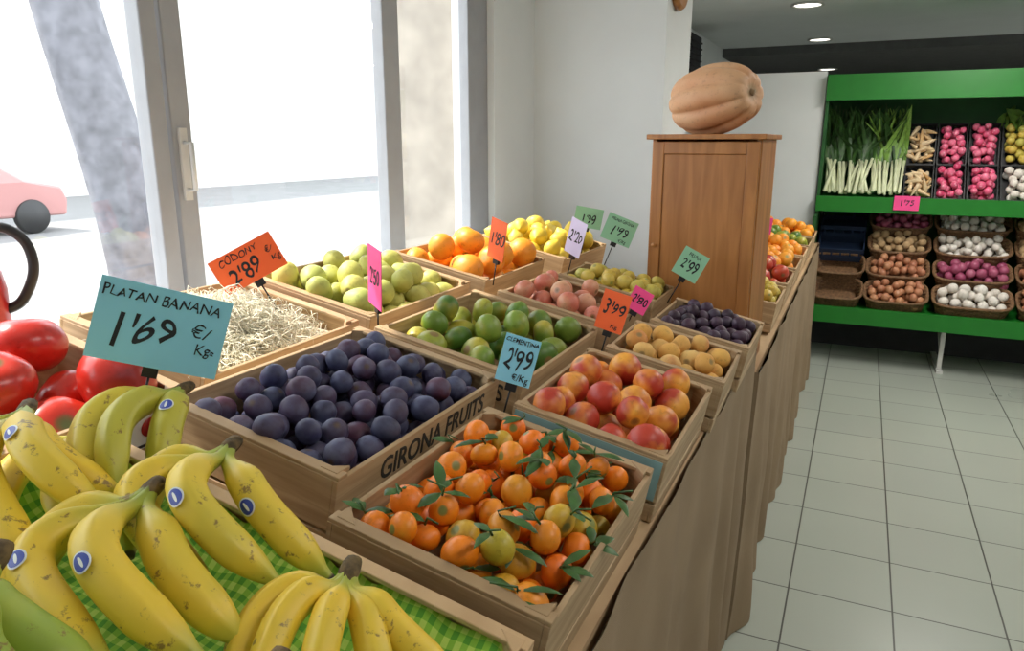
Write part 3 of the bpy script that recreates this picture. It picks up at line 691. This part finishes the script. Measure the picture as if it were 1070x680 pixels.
def tray(T, w_, l_, h_, mat, name='plastic_crate'):
    b_ = MB(); t_ = .008
    for sx in (-1, 1):
        b_.box((sx*(w_/2-t_/2), 0, h_*.25), (t_, l_, h_*.42)); b_.box((sx*(w_/2-t_/2), 0, h_*.85), (t_, l_, h_*.3))
        for k in range(5): b_.box((sx*(w_/2-t_/2), -l_/2+l_*(k+.5)/5, h_*.55), (t_, .012, h_*.3))
    for sy in (-1, 1):
        b_.box((0, sy*(l_/2-t_/2), h_*.25), (w_, t_, h_*.42)); b_.box((0, sy*(l_/2-t_/2), h_*.85), (w_, t_, h_*.3))
        for k in range(5): b_.box((-w_/2+w_*(k+.5)/5, sy*(l_/2-t_/2), h_*.55), (.012, t_, h_*.3))
    b_.box((0, 0, .006), (w_, l_, .01)); return b_.obj(name, [mat], T)
def wicker(T, w_, l_, h_, name='wicker_basket', mat=None):
    b_ = MB(); n = 44; rows = 8
    def pt(a, s_, z): 
        c, s2 = math.cos(a), math.sin(a); p = 4
        q = (abs(c)**p+abs(s2)**p)**(-1/p); return (c*q*w_/2*s_, s2*q*l_/2*s_, z)
    for r_ in range(rows):
        z = .01+h_*r_/rows; s_ = .86+.12*r_/rows
        path = [pt(2*math.pi*i/n, s_+.012*(1 if (i+r_) % 2 else -1), z) for i in range(n+1)]
        b_.tube(path, [h_/rows*.55]*(n+1), 6)
    b_.tube([pt(2*math.pi*i/n, 1.0, h_) for i in range(n+1)], [.010]*(n+1), 8)
    for i in range(0, n, 2): b_.tube([pt(2*math.pi*i/n, .86, 0), pt(2*math.pi*i/n, .98, h_)], [.006, .006], 5)
    vs = [(0, 0, .01)]+[pt(2*math.pi*i/n, .86, .01) for i in range(n)]
    b_.add(vs, [(0, 1+i, 1+(i+1) % n) for i in range(n)]); return b_.obj(name, [mat or M['wicker']], T)
def ST(x, y, z, tl): return Matrix.Translation((x, y, z)) @ Matrix.Rotation(rad(tl), 4, 'X')
cols = [(.365, .185, 'root', 'root', .020, 'root', 'root', .021, 'parsnip_pile'), (.558, .185, 'small', 'radish', .026, 'small', 'radish', .028, 'radish_pile'), (.752, .185, 'small', 'radish', .026, 'small', 'radish', .028, 'radish_pile'),
        (.96, .21, 'small', 'yplum', .03, 'small', 'garlic', .032, 'turnip_pile'), (1.2, .24, 'potato', 'potato', .03, 'round', 'redap', .035, 'apple_pile'), (1.46, .24, 'round', 'tomato', .035, 'small', 'mand', .035, 'tomato_heap'), (1.73, .24, 'round', 'onion', .034, 'round', 'garlic', .034, 'onion_heap')]
k = 0
for (x, w_, k1, m1, r1, k2, m2, r2, nm) in cols:
    for (y, z, tl, kk, mm, rr_) in ((6.28, 1.50, 60, k1, m1, r1), (6.06, 1.205, 52, k2, m2, r2)):
        T = ST(x, y+(.0 if y > 6.2 else .03), z+(0 if y > 6.2 else .03), tl); k += 1; ll = .33 if y > 6.2 else .29
        tray(T, w_, ll, .085, M['black'])
        rt = kk == 'root'
        pile(nm, w_-(.02 if rt else 0), ll-(.06 if rt else 0), T, kk, mm, rr_, H=.085 if rt else .10, mound=.012 if rt else .040, seed=60+k, svar=.15)
# leeks
g = random.Random(3); b_ = MB()
for i in range(40):
    x = -.245+.50*i/39+g.gauss(0, .008); y = 6.0+g.uniform(-.02, .05); z = 1.19+g.uniform(0, .03)
    dx = g.gauss(0, .04); p0 = Vector((x, y, z)); p1 = Vector((x+dx, y+.15, z+.22)); r_ = g.uniform(.009, .014)
    b_.tube([p0-Vector((0, .004, .005)), p0, p0.lerp(p1, .5), p1], [r_*.6, r_*1.1, r_, r_], 8, 0)
    for q in range(5):
        a = g.gauss(0, .12); ln = g.uniform(.22, .40)
        path = [p1-Vector((0, .02, .03)), p1+Vector((a*.2, .05, .08)), p1+Vector((a*.6, .10-.02*q, ln*.6)), p1+Vector((a*1.1, .10-.05*q, ln))]
        path = [Vector((max(-.265, min(.265, v.x)), v.y, v.z)) for v in path]
        lt = x > .08 and g.random() < .6
        b_.ribbon(path, [.010, .015, .015, .003], (1, g.gauss(0, .4), 0), 3 if lt else (1 if q % 2 else 2), None, .3)
b_.obj('leek_bunch', [M['leek'], M['leaf'], M['leafd'], M['leafl']])
def leafy(name, x0, x1, y, z, n, mats, hgt=.2, seed=1):
    g = random.Random(seed); b_ = MB()
    for _ in range(n):
        c = Vector((g.uniform(x0, x1), y+g.uniform(-.08, .08), z+g.uniform(-.02, .05))); a = g.uniform(0, 6.28); l_ = g.uniform(.6, 1.1)*hgt
        d = Vector((math.cos(a)*.5, math.sin(a)*.5-.25, 1)); sd = d.cross(Vector((math.sin(a), .4, .1))).normalized(); w_ = g.uniform(.03, .06)
        path = [c+d*l_*t_+Vector((math.cos(a), math.sin(a), -.4))*.05*t_*t_ for t_ in (0, .25, .5, .75, 1)]
        path = [Vector((max(x0-.01, min(x1+.01, v.x)), v.y, v.z)) for v in path]
        b_.ribbon(path, [w_*.2, w_*.7, w_, w_*.8, w_*.15], sd, g.choice((0, 0, 1)), None, .25)
    return b_.obj(name, mats)
leafy('chard_leaves', -.24, .23, 6.33, 1.50, 150, [M['leafd'], M['leaf']], .26, 4)
leafy('celery_leaves', .87, 1.05, 6.33, 1.62, 40, [M['leafl'], M['leaf']], .16, 5)

# lower shelf baskets
k = 0
for (x, w_, rows) in [(-.09, .34, [('b', None, None, 0), ('w', None, None, 0)]), (.295, .40, [('w', 'ronion', 'round', .03), ('w', 'onion', 'round', .03)]), (.76, .47, [('w', 'garlic', 'round', .03), ('w', 'garlic', 'round', .034)]), (1.22, .40, [('w', 'potato', 'potato', .03), ('w', 'onion', 'round', .034)]), (1.64, .40, [('w', 'potato', 'potato', .03), ('w', 'garlic', 'round', .034)]), (2.06, .38, [('w', 'onion', 'round', .03), ('w', 'potato', 'potato', .03)])]:
    for lvl, (typ, mat, key, r_) in enumerate(rows):
        for sub in range(2):
            k += 1
            if sub == 0 and lvl == 0: z = .895; y = 6.31
            if sub == 0 and lvl == 1: z = .585; y = 6.00
            if sub == 1 and lvl == 0: z = .74; y = 6.15
            if sub == 1 and lvl == 1: z = .43; y = 5.83
            T = ST(x, y, z, 28); hh = .11
            if typ == 'b': tray(T, w_-.02, .24, hh, M['bluepl'])
            else: wicker(T, w_, .25, hh)
            if mat:
                mm = mat
                if mat == 'garlic' and sub == 0 and lvl == 1: mm = 'ronion'
                if mat == 'ronion' and sub == 1: mm = 'potato'
                pile({'garlic': 'garlic_pile', 'ronion': 'red_onion_pile', 'onion': 'onion_pile', 'potato': 'potato_pile'}[mm], w_*.97, .26, T, key, mm, r_, H=hh, mound=.07, z0=.03, seed=100+k, nmax=120)
sg = sign('pink', PNK, [("1'75", 0, 0, .07, .8)], (.30, 5.905, 1.14), .16, .10, 0, 0, 0, stick=.0)

# ------------------------------------------------------------------ red hand-crank grinder on the window ledge
fe = MB()
fe.lathe([(0, 0), (.07, 0), (.075, .012), (.05, .03), (.042, .06), (.048, .10), (.05, .17), (.045, .20), (.03, .215), (0, .22)], 24, 0)
hp = [Vector((0, 0, .21)), Vector((.01, 0, .25)), Vector((.05, 0, .275)), Vector((.085, 0, .25)), Vector((.092, 0, .20)), Vector((.07, 0, .15)), Vector((.045, 0, .135))]
sp_ = []
for i in range(len(hp)-1):
    p0, p1, p2, p3 = hp[max(0, i-1)], hp[i], hp[i+1], hp[min(len(hp)-1, i+2)]
    for q in range(6):
        u = q/6; sp_.append((p1*2+(p2-p0)*u+(p0*2-p1*5+p2*4-p3)*u*u+(p1*3-p0-p2*3+p3)*u**3)*.5)
sp_.append(hp[-1])
fe.tube(sp_, [.0085]*len(sp_), 12, 1)
fe.obj('red_coffee_grinder', [M['red'], M['black']], Matrix.Translation((-1.325, .712, 1.14)) @ Matrix.Rotation(rad(50), 4, 'Z') @ Matrix.Scale(1.0, 4))

# ------------------------------------------------------------------ light
wd = bpy.data.worlds.new('world'); S.world = wd; wd.use_nodes = True
bg = wd.node_tree.nodes['Background']; bg.inputs[0].default_value = (.87, .94, 1, 1); bg.inputs[1].default_value = 4.4
su = bpy.data.lights.new('sun', 'SUN'); su.energy = 9; su.angle = rad(1); su.color = (1, .95, .86)
so = bpy.data.objects.new('sun', su); COL.objects.link(so)
d = Vector((math.cos(rad(52)), .10, -math.sin(rad(52))))
so.rotation_euler = d.to_track_quat('-Z', 'Y').to_euler()
